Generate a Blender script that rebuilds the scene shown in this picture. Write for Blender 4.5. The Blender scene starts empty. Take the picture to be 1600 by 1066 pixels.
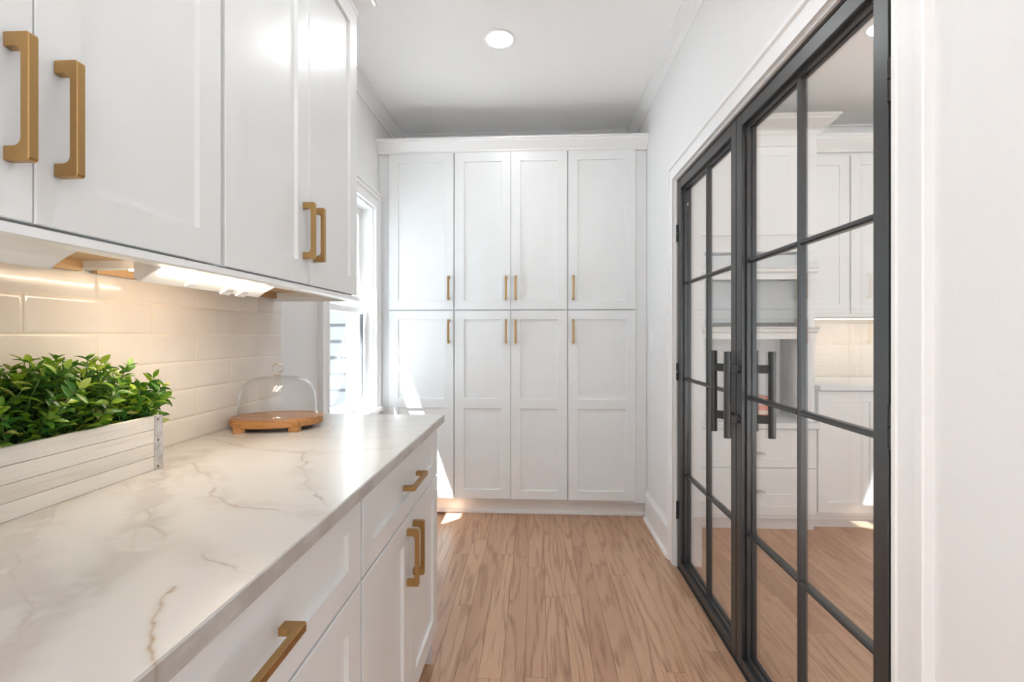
import bpy, bmesh, math, random
import numpy as np
from mathutils import Vector, Matrix, noise as mnoise

random.seed(7)
np.random.seed(7)
SC = bpy.context.scene
COL = SC.collection
PI = math.pi

# ------------------------------------------------------------------ camera
H = 1.21                       # eye height
cam_data = bpy.data.cameras.new('camera')
cam = bpy.data.objects.new('camera', cam_data)
COL.objects.link(cam)
cam_data.sensor_fit = 'HORIZONTAL'
cam_data.sensor_width = 36.0
cam_data.lens = 740.0 / 1600.0 * 36.0
cam_data.shift_y = -9.0 / 1600.0
cam_data.clip_start = 0.02
cam.location = (0, 0, H)
cam.rotation_euler = (PI / 2, 0, math.atan(38.0 / 740.0))
SC.camera = cam

# ------------------------------------------------------------------ light and exposure
world = bpy.data.worlds.new('sky')
SC.world = world
world.use_nodes = True
bg = world.node_tree.nodes['Background']
bg.inputs[0].default_value = (0.80, 0.91, 1.0, 1)
bg.inputs[1].default_value = 2.0
sun_d = bpy.data.lights.new('sun', 'SUN')
sun_d.energy = 33.0
sun_d.angle = math.radians(0.5)
sun_d.color = (0.885, 0.96, 1.0)
sun = bpy.data.objects.new('sun', sun_d)
COL.objects.link(sun)
sun.location = (-6, -6, 12)
sun.rotation_euler = Vector((1.0, 1.0, -2.75)).to_track_quat('-Z', 'Y').to_euler()
vs = SC.view_settings
vs.view_transform = 'Standard'
vs.look = 'None'
vs.exposure = 0.90
vs.gamma = 1.0
vs.use_curve_mapping = False
SC.cycles.max_bounces = 14
SC.cycles.diffuse_bounces = 8
SC.cycles.glossy_bounces = 6
SC.cycles.transmission_bounces = 8
SC.cycles.transparent_max_bounces = 24
SC.cycles.sample_clamp_indirect = 25.0
SC.cycles.caustics_reflective = False
SC.cycles.caustics_refractive = False
CEIL_LAMP = 62.0      # radiance of the recessed ceiling lamps
LED = 27.0            # radiance of the warm under-cabinet lamp



def portal(loc, rot, sx, sy):
    d = bpy.data.lights.new('sky_portal', 'AREA')
    d.shape = 'RECTANGLE'
    d.size, d.size_y = sx, sy
    d.cycles.is_portal = True            # guides the sky sampling through an opening, gives no light itself
    o = bpy.data.objects.new('sky_portal', d)
    COL.objects.link(o)
    o.location, o.rotation_euler = loc, rot


portal((-1.22, -1.525, 1.30), (PI / 2, 0, -PI / 2), 2.15, 2.3)
portal((2.5, -1.45, 1.1), (PI / 2, 0, 0), 1.8, 2.2)
portal((-1.23, 2.71, 1.39), (PI / 2, 0, -PI / 2), .70, 1.32)

# ------------------------------------------------------------------ materials
MATS = {}


def mat(name, col, rough=0.5, metal=0.0, spec=0.5, coat=0.0):
    m = bpy.data.materials.new(name)
    m.use_nodes = True
    b = m.node_tree.nodes['Principled BSDF']
    b.inputs['Base Color'].default_value = (*col, 1)
    b.inputs['Roughness'].default_value = rough
    b.inputs['Metallic'].default_value = metal
    b.inputs['Specular IOR Level'].default_value = spec
    b.inputs['Coat Weight'].default_value = coat
    MATS[name] = m
    return m


def N(m, t, **kw):
    n = m.node_tree.nodes.new(t)
    for k, v in kw.items():
        setattr(n, k, v)
    return n


def L(m, a, b):
    m.node_tree.links.new(a, b)


def bsdf(m):
    return m.node_tree.nodes['Principled BSDF']


def ramp(m, stops, interp='LINEAR'):
    r = N(m, 'ShaderNodeValToRGB')
    e = r.color_ramp.elements
    r.color_ramp.interpolation = interp
    while len(e) < len(stops):
        e.new(0.5)
    for i, (p, c) in enumerate(stops):
        e[i].position = p
        e[i].color = (*c, 1)
    return r


def noisy(m, scale, c0, c1, lo=0.35, hi=0.65, stretch=(1, 1, 1), detail=4, bump=0.0, bdist=0.001):
    """procedural mottle between two colours with optional bump"""
    tc = N(m, 'ShaderNodeTexCoord')
    mp = N(m, 'ShaderNodeMapping')
    mp.inputs['Scale'].default_value = stretch
    nz = N(m, 'ShaderNodeTexNoise')
    nz.inputs['Scale'].default_value = scale
    nz.inputs['Detail'].default_value = detail
    L(m, tc.outputs['Object'], mp.inputs[0])
    L(m, mp.outputs[0], nz.inputs['Vector'])
    r = ramp(m, [(lo, c0), (hi, c1)])
    L(m, nz.outputs[0], r.inputs[0])
    L(m, r.outputs[0], bsdf(m).inputs['Base Color'])
    if bump:
        bp = N(m, 'ShaderNodeBump')
        bp.inputs['Strength'].default_value = bump
        bp.inputs['Distance'].default_value = bdist
        L(m, nz.outputs[0], bp.inputs['Height'])
        L(m, bp.outputs[0], bsdf(m).inputs['Normal'])
    return m


noisy(mat('wall_paint', (.84, .84, .83), .55), 220, (.79, .79, .79), (.805, .805, .805), bump=.05)
noisy(mat('ceiling_paint', (.86, .86, .85), .7), 180, (.90, .90, .90), (.915, .915, .915), bump=.05)
noisy(mat('trim_paint', (.87, .87, .86), .35), 60, (.835, .835, .835), (.845, .845, .845))
noisy(mat('cabinet_paint', (.85, .85, .845), .3), 9, (.79, .805, .81), (.802, .817, .822))
noisy(mat('brass', (.47, .29, .12), .38, 1.0), 900, (.45, .275, .11), (.50, .31, .13), stretch=(1, 1, 1))
noisy(mat('black_steel', (.035, .035, .037), .36, .0, .5), 700, (.022, .022, .023), (.030, .030, .031), bump=.1, bdist=.0003)
bsdf(MATS['black_steel']).inputs['IOR'].default_value = 1.62
mat('hinge_steel', (.05, .05, .05), .3, .6)
mat('nickel', (.55, .51, .46), .22, 1.0)
mat('rivet_metal', (.22, .15, .08), .4, .9)
noisy(mat('galvanised', (.6, .6, .6), .42, .75), 55, (.50, .51, .52), (.74, .75, .76))
mat('plastic_white', (.86, .86, .86), .3)
mat('plastic_dark', (.05, .05, .05), .4)
mat('foam_dark', (.05, .035, .02), .9)
noisy(mat('grout', (.74, .66, .55), .85), 400, (.76, .68, .58), (.84, .76, .66))
mat('oven_glass', (.40, .43, .43), .15)
mat('niche_paint', (.70, .73, .75), .5)
mat('book_red', (.72, .22, .14), .6)
mat('book_cream', (.82, .72, .62), .6)


def emit(name, col, s):
    m = bpy.data.materials.new(name)
    m.use_nodes = True
    nt = m.node_tree
    nt.nodes.clear()
    e = nt.nodes.new('ShaderNodeEmission')
    e.inputs[0].default_value = (*col, 1)
    e.inputs[1].default_value = s
    o = nt.nodes.new('ShaderNodeOutputMaterial')
    nt.links.new(e.outputs[0], o.inputs[0])
    MATS[name] = m


emit('lamp_lens', (.95, .985, 1.0), CEIL_LAMP)
emit('led_lens', (1.0, .84, .64), LED * .65)
emit('kitchen_led', (1.0, .78, .55), LED * .25)
emit('added_led_rear', (1.0, .83, .63), LED * .48)


def glass(name, tint, ior=1.5, rough=0.0):
    m = bpy.data.materials.new(name)
    m.use_nodes = True
    nt = m.node_tree
    nt.nodes.clear()
    fr = nt.nodes.new('ShaderNodeFresnel')
    ge = nt.nodes.new('ShaderNodeNewGeometry')
    iv = nt.nodes.new('ShaderNodeMix')          # same air/glass reflectance on both faces of the pane
    iv.inputs['A'].default_value = ior
    iv.inputs['B'].default_value = 1.0 / ior
    nt.links.new(ge.outputs['Backfacing'], iv.inputs['Factor'])
    nt.links.new(iv.outputs['Result'], fr.inputs['IOR'])
    tr = nt.nodes.new('ShaderNodeBsdfTransparent')
    tr.inputs[0].default_value = (*tint, 1)
    gl = nt.nodes.new('ShaderNodeBsdfGlossy')
    gl.inputs['Roughness'].default_value = rough
    mx = nt.nodes.new('ShaderNodeMixShader')
    o = nt.nodes.new('ShaderNodeOutputMaterial')
    nt.links.new(fr.outputs[0], mx.inputs[0])
    nt.links.new(tr.outputs[0], mx.inputs[1])
    nt.links.new(gl.outputs[0], mx.inputs[2])
    nt.links.new(mx.outputs[0], o.inputs[0])
    MATS[name] = m


glass('window_glass', (.97, .98, .98))
glass('door_glass', (.985, .985, .975), 2.2)
glass('dome_glass', (.992, .995, .995), 1.5)


def wood(name, dark, light, line, along='Y', scale=1.0, rough=.4, ring=42.0, rand=.25, linew=.5):
    """oak-like wood: contour lines of a stretched noise give cathedral grain, fine pores on top"""
    m = mat(name, light, rough)
    tc = N(m, 'ShaderNodeTexCoord')
    oi = N(m, 'ShaderNodeObjectInfo')
    mul = N(m, 'ShaderNodeMath', operation='MULTIPLY')
    mul.inputs[1].default_value = 71.3
    L(m, oi.outputs['Random'], mul.inputs[0])
    cx = N(m, 'ShaderNodeCombineXYZ')
    L(m, mul.outputs[0], cx.inputs[0])
    L(m, mul.outputs[0], cx.inputs[1])
    L(m, mul.outputs[0], cx.inputs[2])
    add = N(m, 'ShaderNodeVectorMath', operation='ADD')
    st = {'Y': (1, .09, 1), 'X': (.09, 1, 1), 'Z': (1, 1, .09)}[along]
    mp = N(m, 'ShaderNodeMapping')
    mp.inputs['Scale'].default_value = [v * scale for v in st]
    L(m, tc.outputs['Object'], mp.inputs[0])
    L(m, mp.outputs[0], add.inputs[0])
    L(m, cx.outputs[0], add.inputs[1])
    n1 = N(m, 'ShaderNodeTexNoise')
    n1.inputs['Scale'].default_value = 11.0
    n1.inputs['Detail'].default_value = 1.5
    n1.inputs['Roughness'].default_value = .35
    L(m, add.outputs[0], n1.inputs['Vector'])
    k = N(m, 'ShaderNodeMath', operation='MULTIPLY')
    k.inputs[1].default_value = ring
    L(m, n1.outputs[0], k.inputs[0])
    sn = N(m, 'ShaderNodeMath', operation='SINE')
    L(m, k.outputs[0], sn.inputs[0])
    # fine pores
    mp2 = N(m, 'ShaderNodeMapping')
    mp2.inputs['Scale'].default_value = [v * scale for v in {'Y': (1, .03, 1), 'X': (.03, 1, 1), 'Z': (1, 1, .03)}[along]]
    L(m, tc.outputs['Object'], mp2.inputs[0])
    ad2 = N(m, 'ShaderNodeVectorMath', operation='ADD')
    L(m, mp2.outputs[0], ad2.inputs[0])
    L(m, cx.outputs[0], ad2.inputs[1])
    n2 = N(m, 'ShaderNodeTexNoise')
    n2.inputs['Scale'].default_value = 260.0
    n2.inputs['Detail'].default_value = 2
    L(m, ad2.outputs[0], n2.inputs['Vector'])
    n3 = N(m, 'ShaderNodeTexNoise')
    n3.inputs['Scale'].default_value = 5.0
    n3.inputs['Detail'].default_value = 2
    L(m, add.outputs[0], n3.inputs['Vector'])
    rl = ramp(m, [(.55, (0, 0, 0)), (1.0, (1, 1, 1))])
    mr = N(m, 'ShaderNodeMapRange')
    mr.inputs[1].default_value = -1
    L(m, sn.outputs[0], mr.inputs[0])
    L(m, mr.outputs[0], rl.inputs[0])
    # base colour varies per piece
    base = N(m, 'ShaderNodeMix', data_type='RGBA')
    base.inputs['A'].default_value = (*light, 1)
    base.inputs['B'].default_value = (*dark, 1)
    fr = N(m, 'ShaderNodeMath', operation='MULTIPLY_ADD')
    fr.inputs[1].default_value = 1.2
    fr.inputs[2].default_value = -.25
    L(m, n3.outputs[0], fr.inputs[0])
    fr2 = N(m, 'ShaderNodeMath', operation='MULTIPLY_ADD')
    fr2.use_clamp = True
    wn = N(m, 'ShaderNodeTexWhiteNoise', noise_dimensions='1D')
    L(m, mul.outputs[0], wn.inputs['W'])
    sub = N(m, 'ShaderNodeMath', operation='SUBTRACT')
    L(m, wn.outputs[0], sub.inputs[0])
    sub.inputs[1].default_value = .45
    L(m, sub.outputs[0], fr2.inputs[0])
    fr2.inputs[1].default_value = rand * 4
    L(m, fr.outputs[0], fr2.inputs[2])
    L(m, fr2.outputs[0], base.inputs['Factor'])
    mx = N(m, 'ShaderNodeMix', data_type='RGBA')
    mx.inputs['B'].default_value = (*line, 1)
    L(m, base.outputs['Result'], mx.inputs['A'])
    pf = N(m, 'ShaderNodeMath', operation='MULTIPLY')
    L(m, rl.outputs[0], pf.inputs[0])
    pr = ramp(m, [(.40, (.25, .25, .25)), (.62, (1, 1, 1))])
    L(m, n2.outputs[0], pr.inputs[0])
    L(m, pr.outputs[0], pf.inputs[1])
    pf2 = N(m, 'ShaderNodeMath', operation='MULTIPLY')
    pf2.inputs[1].default_value = linew
    L(m, pf.outputs[0], pf2.inputs[0])
    pk = N(m, 'ShaderNodeMath', operation='MULTIPLY_ADD')
    pk.use_clamp = True
    pk.inputs[1].default_value = .22
    L(m, pr.outputs[0], pk.inputs[0])
    L(m, pf2.outputs[0], pk.inputs[2])
    L(m, pk.outputs[0], mx.inputs['Factor'])
    L(m, mx.outputs['Result'], bsdf(m).inputs['Base Color'])
    bp = N(m, 'ShaderNodeBump')
    bp.inputs['Strength'].default_value = .12
    bp.inputs['Distance'].default_value = .0005
    L(m, n2.outputs[0], bp.inputs['Height'])
    L(m, bp.outputs[0], bsdf(m).inputs['Normal'])
    return m


wood('oak_floor', (.40, .222, .138), (.61, .385, .250), (.28, .145, .085), 'Y', 1.0, .33, 50, .13, .7)
wood('maple_ply', (.42, .25, .12), (.60, .40, .21), (.40, .23, .11), 'Y', 1.0, .5, 20, .05, .3)
wood('board_wood', (.32, .14, .045), (.50, .25, .085), (.18, .07, .025), 'X', 2.4, .35, 40, .05, .6)
wood('whitewash', (.64, .61, .56), (.80, .78, .74), (.52, .48, .43), 'Y', 1.6, .7, 30, .10, .30)

# tile glaze
m = mat('tile_glaze', (.63, .575, .515), .07, 0, .55)
tc = N(m, 'ShaderNodeTexCoord')
oi = N(m, 'ShaderNodeObjectInfo')
ofs = N(m, 'ShaderNodeVectorMath', operation='ADD')
L(m, tc.outputs['Object'], ofs.inputs[0])
L(m, oi.outputs['Location'], ofs.inputs[1])
nz = N(m, 'ShaderNodeTexNoise')
nz.inputs['Scale'].default_value = 7
nz.inputs['Detail'].default_value = 3
L(m, ofs.outputs[0], nz.inputs['Vector'])
r = ramp(m, [(.3, (.70, .665, .62)), (.7, (.755, .72, .675))])
L(m, nz.outputs[0], r.inputs[0])
L(m, r.outputs[0], bsdf(m).inputs['Base Color'])
nz2 = N(m, 'ShaderNodeTexNoise')
nz2.inputs['Scale'].default_value = 16
nz2.inputs['Detail'].default_value = 1
L(m, ofs.outputs[0], nz2.inputs['Vector'])
bp = N(m, 'ShaderNodeBump')
bp.inputs['Strength'].default_value = .10
bp.inputs['Distance'].default_value = .004
L(m, nz2.outputs[0], bp.inputs['Height'])
L(m, bp.outputs[0], bsdf(m).inputs['Normal'])

# quartz (pattern is stored in the slab's colour attribute)
m = mat('quartz', (.76, .72, .66), .22, 0, .33)
at = N(m, 'ShaderNodeVertexColor')
at.layer_name = 'stone'
L(m, at.outputs[0], bsdf(m).inputs['Base Color'])

# leaves
m = mat('leaf_green', (.06, .2, .03), .32)
oi = N(m, 'ShaderNodeObjectInfo')
ca = N(m, 'ShaderNodeVertexColor')
ca.layer_name = 'tone'
sp = N(m, 'ShaderNodeSeparateColor')
L(m, ca.outputs[0], sp.inputs[0])
ad = N(m, 'ShaderNodeMath', operation='ADD')
L(m, sp.outputs[0], ad.inputs[0])
L(m, oi.outputs['Random'], ad.inputs[1])
frc = N(m, 'ShaderNodeMath', operation='FRACT')
L(m, ad.outputs[0], frc.inputs[0])
r = ramp(m, [(0, (.035, .13, .025)), (.35, (.085, .25, .030)), (.68, (.21, .40, .030)), (.92, (.42, .58, .06)), (1, (.55, .52, .25))])
L(m, frc.outputs[0], r.inputs[0])
L(m, r.outputs[0], bsdf(m).inputs['Base Color'])
bsdf(m).inputs['Subsurface Weight'].default_value = 0.0
tl = N(m, 'ShaderNodeBsdfTranslucent')
L(m, r.outputs[0], tl.inputs[0])
mx = N(m, 'ShaderNodeMixShader')
mx.inputs[0].default_value = .25
out = m.node_tree.nodes['Material Output']
L(m, bsdf(m).outputs[0], mx.inputs[1])
L(m, tl.outputs[0], mx.inputs[2])
L(m, mx.outputs[0], out.inputs[0])
mat('stem_green', (.10, .17, .05), .5)
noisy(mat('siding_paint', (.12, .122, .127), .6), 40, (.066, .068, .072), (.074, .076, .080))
noisy(mat('added_patio_stone', (.62, .61, .58), .8), 25, (.34, .34, .335), (.40, .40, .395))
noisy(mat('gravel', (.42, .42, .42), .9), 60, (.19, .19, .19), (.25, .25, .25), bump=.6, bdist=.02)


# ------------------------------------------------------------------ mesh helpers
class MB:
    def __init__(self):
        self.v, self.f = [], []

    def add(self, vs_, fs):
        o = len(self.v)
        self.v += [tuple(p) for p in vs_]
        self.f += [tuple(i + o for i in q) for q in fs]
        return self

    def box(self, x0, x1, y0, y1, z0, z1):
        return self.add([(x0, y0, z0), (x1, y0, z0), (x1, y1, z0), (x0, y1, z0), (x0, y0, z1), (x1, y0, z1), (x1, y1, z1), (x0, y1, z1)],
                        [(0, 3, 2, 1), (4, 5, 6, 7), (0, 1, 5, 4), (1, 2, 6, 5), (2, 3, 7, 6), (3, 0, 4, 7)])

    def prism(self, poly, axis, a, b):
        """poly: list of 2-D points; axis 'x': poly in (y,z); 'y': (x,z); 'z': (x,y)"""
        def P(q, t):
            return {'x': (t, q[0], q[1]), 'y': (q[0], t, q[1]), 'z': (q[0], q[1], t)}[axis]
        n = len(poly)
        vs_ = [P(q, a) for q in poly] + [P(q, b) for q in poly]
        fs = [(i, (i + 1) % n, n + (i + 1) % n, n + i) for i in range(n)]
        fs += [tuple(range(n - 1, -1, -1)), tuple(range(n, 2 * n))]
        return self.add(vs_, fs)

    def sweep(self, path, prof, caps=True):
        """mitred moulding: path = [(x,y)..]; outward is to the LEFT of travel; prof = closed [(out, z)..]"""
        rings = []
        n = len(path)
        for i, p in enumerate(path):
            p = Vector(p)
            d0 = (p - Vector(path[i - 1])).normalized() if i else None
            d1 = (Vector(path[i + 1]) - p).normalized() if i < n - 1 else None
            nn = [Vector((-d.y, d.x)) for d in (d0, d1) if d]
            if len(nn) == 2:
                bi = (nn[0] + nn[1])
                k = bi / max(1e-6, bi.dot(nn[0]))
            else:
                k = nn[0]
            rings.append([(p.x + k.x * o, p.y + k.y * o, z) for o, z in prof])
        m_ = len(prof)
        vs_ = [q for r_ in rings for q in r_]
        fs = []
        for i in range(n - 1):
            for j in range(m_):
                a, b = i * m_ + j, i * m_ + (j + 1) % m_
                fs.append((a, b, b + m_, a + m_))
        if caps:
            fs += [tuple(range(m_ - 1, -1, -1)), tuple(range((n - 1) * m_, n * m_))]
        return self.add(vs_, fs)

    def cyl(self, p0, p1, r0, r1=None, seg=16, caps=True):
        r1 = r0 if r1 is None else r1
        p0, p1 = Vector(p0), Vector(p1)
        q = (p1 - p0).to_track_quat('Z', 'Y')
        vs_ = []
        for p, r_ in ((p0, r0), (p1, r1)):
            vs_ += [p + q @ Vector((r_ * math.cos(2 * PI * i / seg), r_ * math.sin(2 * PI * i / seg), 0)) for i in range(seg)]
        fs = [(i, (i + 1) % seg, seg + (i + 1) % seg, seg + i) for i in range(seg)]
        if caps:
            fs += [tuple(range(seg - 1, -1, -1)), tuple(range(seg, 2 * seg))]
        return self.add(vs_, fs)

    def lathe(self, prof, c=(0, 0, 0), seg=48, sx=1.0, sy=1.0):
        n = len(prof)
        vs_ = []
        for i in range(seg):
            t = 2 * PI * i / seg
            for r_, z in prof:
                vs_.append((c[0] + r_ * sx * math.cos(t), c[1] + r_ * sy * math.sin(t), c[2] + z))
        fs = []
        for i in range(seg):
            for j in range(n - 1):
                a = i * n + j
                b = ((i + 1) % seg) * n + j
                fs.append((a, b, b + 1, a + 1))
        return self.add(vs_, fs)

    def torus(self, c, R, r_, axis='y', seg=32, ss=10):
        vs_, fs = [], []
        for i in range(seg):
            t = 2 * PI * i / seg
            for j in range(ss):
                s_ = 2 * PI * j / ss
                a, b, d = (R + r_ * math.cos(s_)) * math.cos(t), (R + r_ * math.cos(s_)) * math.sin(t), r_ * math.sin(s_)
                vs_.append({'y': (c[0] + a, c[1] + d, c[2] + b), 'x': (c[0] + d, c[1] + a, c[2] + b), 'z': (c[0] + a, c[1] + b, c[2] + d)}[axis])
        for i in range(seg):
            for j in range(ss):
                fs.append((i * ss + j, ((i + 1) % seg) * ss + j, ((i + 1) % seg) * ss + (j + 1) % ss, i * ss + (j + 1) % ss))
        return self.add(vs_, fs)

    def mesh(self, name, material, bevel=0.0, smooth=False, merge=True, bseg=1):
        me = bpy.data.meshes.new(name)
        me.from_pydata(self.v, [], self.f)
        bm = bmesh.new()
        bm.from_mesh(me)
        if merge:
            bmesh.ops.remove_doubles(bm, verts=bm.verts, dist=1e-6)
        bmesh.ops.recalc_face_normals(bm, faces=bm.faces)
        if bevel:
            es = [e for e in bm.edges if len(e.link_faces) == 2 and e.calc_face_angle(0) > .5]
            bmesh.ops.bevel(bm, geom=es, offset=bevel, segments=bseg, affect='EDGES', profile=.6, clamp_overlap=True)
        bm.to_mesh(me)
        bm.free()
        if smooth:
            for p in me.polygons:
                p.use_smooth = True
            try:
                me.set_sharp_from_angle(angle=math.radians(smooth if isinstance(smooth, (int, float)) and smooth > 1 else 40))
            except Exception:
                pass
        me.materials.append(MATS[material])
        return me

    def build(self, name, material, parent=None, loc=(0, 0, 0), **kw):
        o = bpy.data.objects.new(name, self.mesh(name, material, **kw))
        COL.objects.link(o)
        o.parent = parent
        o.location = loc
        return o


def box(x0, x1, y0, y1, z0, z1):
    return MB().box(x0, x1, y0, y1, z0, z1)


def inst(name, me, parent, loc=(0, 0, 0), rot=(0, 0, 0), scale=(1, 1, 1)):
    o = bpy.data.objects.new(name, me)
    COL.objects.link(o)
    o.parent = parent
    o.location, o.rotation_euler, o.scale = loc, rot, scale
    return o


def tag(o, label=None, cat=None, group=None, kind=None):
    for k, v in (('label', label), ('category', cat), ('group', group), ('kind', kind)):
        if v:
            o[k] = v
    return o


def thing(name, label, cat, loc=(0, 0, 0), rz=0.0, group=None):
    o = bpy.data.objects.new(name, None)
    o.empty_display_size = .05
    COL.objects.link(o)
    o.location = loc
    o.rotation_euler = (0, 0, rz)
    return tag(o, label, cat, group)


def struct(name, mb, material, **kw):
    return tag(mb.build(name, material, **kw), kind='structure')


def wall_grid(us, zs, holes):
    """cells of a wall in (u,z) that are not inside any hole -> list of rects"""
    out_ = []
    us, zs = sorted(set(us)), sorted(set(zs))
    for i in range(len(us) - 1):
        for j in range(len(zs) - 1):
            cu, cz = (us[i] + us[i + 1]) / 2, (zs[j] + zs[j + 1]) / 2
            if not any(h[0] < cu < h[1] and h[2] < cz < h[3] for h in holes):
                out_.append((us[i], us[i + 1], zs[j], zs[j + 1]))
    return out_


# ------------------------------------------------------------------ dimensions
CEIL = 2.743
XL, XR, WT = -1.07, .73, .13          # left wall face, right wall face, wall thickness
XT = -.978                            # face of the backsplash tile
YFAR, YNEAR = 3.62, -2.8
YP = 3.15                             # pantry door face
XB = 4.0                              # far right wall of the kitchen beyond the glass doors
YBN = -1.4
DOY0, DOY1, DOZ = .990, 2.528, 2.03  # opening of the double doors
WY0, WY1, WZ0, WZ1 = 2.36, 3.06, .735, 2.05   # window opening
W2 = (-2.6, -.45, .15, 2.45)           # unseen picture window behind the camera, added for daylight
EXT = .17                             # thickness of the outside wall

# ------------------------------------------------------------------ floor
fl = struct('floor', MB().box(XL - EXT, XR + WT, YNEAR - .1, YFAR + .1, -.08, -.012).box(XR + WT, XB, YBN - .1, YFAR + .1, -.08, -.012), 'oak_floor')
pw = .0826
X = -.62
row = 0
rng = random.Random(21)
while X < 2.45:
    y = -.35 - rng.random() * .5
    if X < .78:
        y += 1.25
    while y < YFAR:
        ln = rng.uniform(.45, 1.45)
        y1 = min(y + ln, YFAR)
        x0, x1 = X + .0004, X + pw - .0004
        a0, a1 = y + .0004, y1 - .0004
        c_ = .0006
        mb = MB()
        xm, ym = (x0 + x1) / 2, (a0 + a1) / 2
        hx, hy = (x1 - x0) / 2, (a1 - a0) / 2
        mb.add([(-hx, -hy, -.012), (hx, -hy, -.012), (hx, hy, -.012), (-hx, hy, -.012),
                (-hx, -hy, -c_), (hx, -hy, -c_), (hx, hy, -c_), (-hx, hy, -c_),
                (-hx + c_, -hy + c_, 0), (hx - c_, -hy + c_, 0), (hx - c_, hy - c_, 0), (-hx + c_, hy - c_, 0)],
               [(0, 3, 2, 1), (0, 1, 5, 4), (1, 2, 6, 5), (2, 3, 7, 6), (3, 0, 4, 7),
                (4, 5, 9, 8), (5, 6, 10, 9), (6, 7, 11, 10), (7, 4, 8, 11), (8, 9, 10, 11)])
        mb.build('plank', 'oak_floor', fl, loc=(xm, ym, 0), merge=False)
        y = y1
    X += pw
    row += 1

# ------------------------------------------------------------------ ceiling and walls
struct('ceiling', MB().box(XL - EXT, XR + WT, YNEAR - .1, YFAR + .1, CEIL, CEIL + .08).box(XR + WT, XB + .1, YBN - .1, YFAR + .1, CEIL, CEIL + .08), 'ceiling_paint')
mb = MB()
for a, b, c_, d in wall_grid([YNEAR, W2[0], W2[1], WY0, WY1, YFAR], [0, W2[2], W2[3], WZ0, WZ1, CEIL], [(WY0, WY1, WZ0, WZ1), W2]):
    mb.box(XL - EXT, XL, a, b, c_, d)
mb.box(XL, XT - .010, .10, 1.774, 0, CEIL)
struct('wall_left', mb, 'wall_paint', merge=False)
mb = MB()
for a, b, c_, d in wall_grid([YNEAR, DOY0, DOY1, YFAR], [0, DOZ, CEIL], [(DOY0, DOY1, 0, DOZ)]):
    mb.box(XR, XR + WT, a, b, c_, d)
struct('wall_right', mb, 'wall_paint', merge=False)
struct('wall_far', box(XL - EXT, XB + .1, YFAR, YFAR + .1, 0, CEIL), 'wall_paint')
struct('wall_near', box(XL - EXT, XR + WT, YNEAR - .1, YNEAR, 0, CEIL), 'wall_paint')
BOP = (1.6, 3.4, 0, 2.20)  # unseen kitchen opening, added to let daylight in
mb = MB()
for a, b, c_, d in wall_grid([XR + WT, BOP[0], BOP[1], XB], [0, BOP[3], CEIL], [BOP]):
    mb.box(a, b, YBN - .1, YBN, c_, d)
struct('wall_kitchen_near', mb, 'wall_paint', merge=False)
struct('wall_kitchen_right', box(XB, XB + .1, YBN - .1, YFAR, 0, CEIL), 'wall_paint')
# beyond-room floor strip behind the kitchen wall is covered by the slab

# room crown: profile in (out, z)
cp = [(0, CEIL - .085), (.012, CEIL - .085), (.016, CEIL - .072), (.03, CEIL - .058), (.046, CEIL - .03), (.05, CEIL - .016), (.06, CEIL - .012), (.06, CEIL), (0, CEIL)]
tr = MB().sweep([(XL, YNEAR), (XL, .10), (XT - .01, .10), (XT - .01, 1.774), (XL, 1.774), (XL, YFAR), (XR, YFAR), (XR, YNEAR)][::-1], cp)
struct('trim_1', tr, 'trim_paint')
# kitchen crown
tr = MB().sweep([(XR + WT, YBN), (XR + WT, YFAR), (XB, YFAR), (XB, YBN)][::-1], cp)
struct('trim_2', tr, 'trim_paint')
# baseboard on the right wall: cap and quarter round
bb = [(0, 0), (.030, 0), (.030, .008), (.024, .019), (.016, .022), (.016, .155), (.013, .165), (.006, .178), (.004, .19), (0, .19)]
struct('baseboard_right', MB().sweep([(XR, DOY1 + .085), (XR, YP + .005)], bb), 'trim_paint')
struct('baseboard_near', MB().sweep([(XR, YNEAR), (XR, DOY0 - .085)], bb), 'trim_paint')

# door casing (right wall): flat with a back band, mitred at the corners
def casing(path, prof, to_world):
    mb_ = MB().sweep(path, prof)
    mb_.v = [to_world(*p) for p in mb_.v]
    return mb_


cw = .083
cas = [(.0, .0), (.0, .018), (.010, .018), (.013, .0145), (.062, .013), (.064, .022), (.081, .022), (.083, .019), (.083, .0)]
mb = casing([(DOY0, 0), (DOY0, DOZ), (DOY1, DOZ), (DOY1, 0)], cas, lambda u, v, o: (XR - o, u, v))
struct('trim_3', mb, 'trim_paint')
# jamb lining
mb = MB()
mb.box(XR - .002, XR + WT + .002, DOY0, DOY0 + .010, 0, DOZ)
mb.box(XR - .002, XR + WT + .002, DOY1 - .010, DOY1, 0, DOZ)
mb.box(XR - .002, XR + WT + .002, DOY0 + .010, DOY1 - .010, DOZ - .009, DOZ)
struct('trim_4', mb, 'trim_paint', merge=False)

# ------------------------------------------------------------------ glazed steel double doors
DX0, DX1 = .737, .787
GX = .768
FR = struct('trim_5', MB().box(DX0 + .008, DX1 + .01, DOY0 + .010, DOY0 + .040, 0, DOZ - .009).box(DX0, DX1 + .01, DOY1 - .022, DOY1 - .010, 0, DOZ - .009)
            .box(DX0, DX1 + .01, DOY0 + .040, DOY1 - .022, DOZ - .019, DOZ - .009).box(DX0 - .004, DX1 + .01, DOY0 + .040, DOY1 - .022, 0, .008), 'black_steel', merge=False)
FR['label'] = 'thin black steel frame around the glass double doors'


def bar_mesh():
    return MB().cyl((0, 0, 0), (0, 0, .313), .0127, seg=20).mesh('handle_bar', 'black_steel', bevel=.001, smooth=35)


BAR = bar_mesh()


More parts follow.
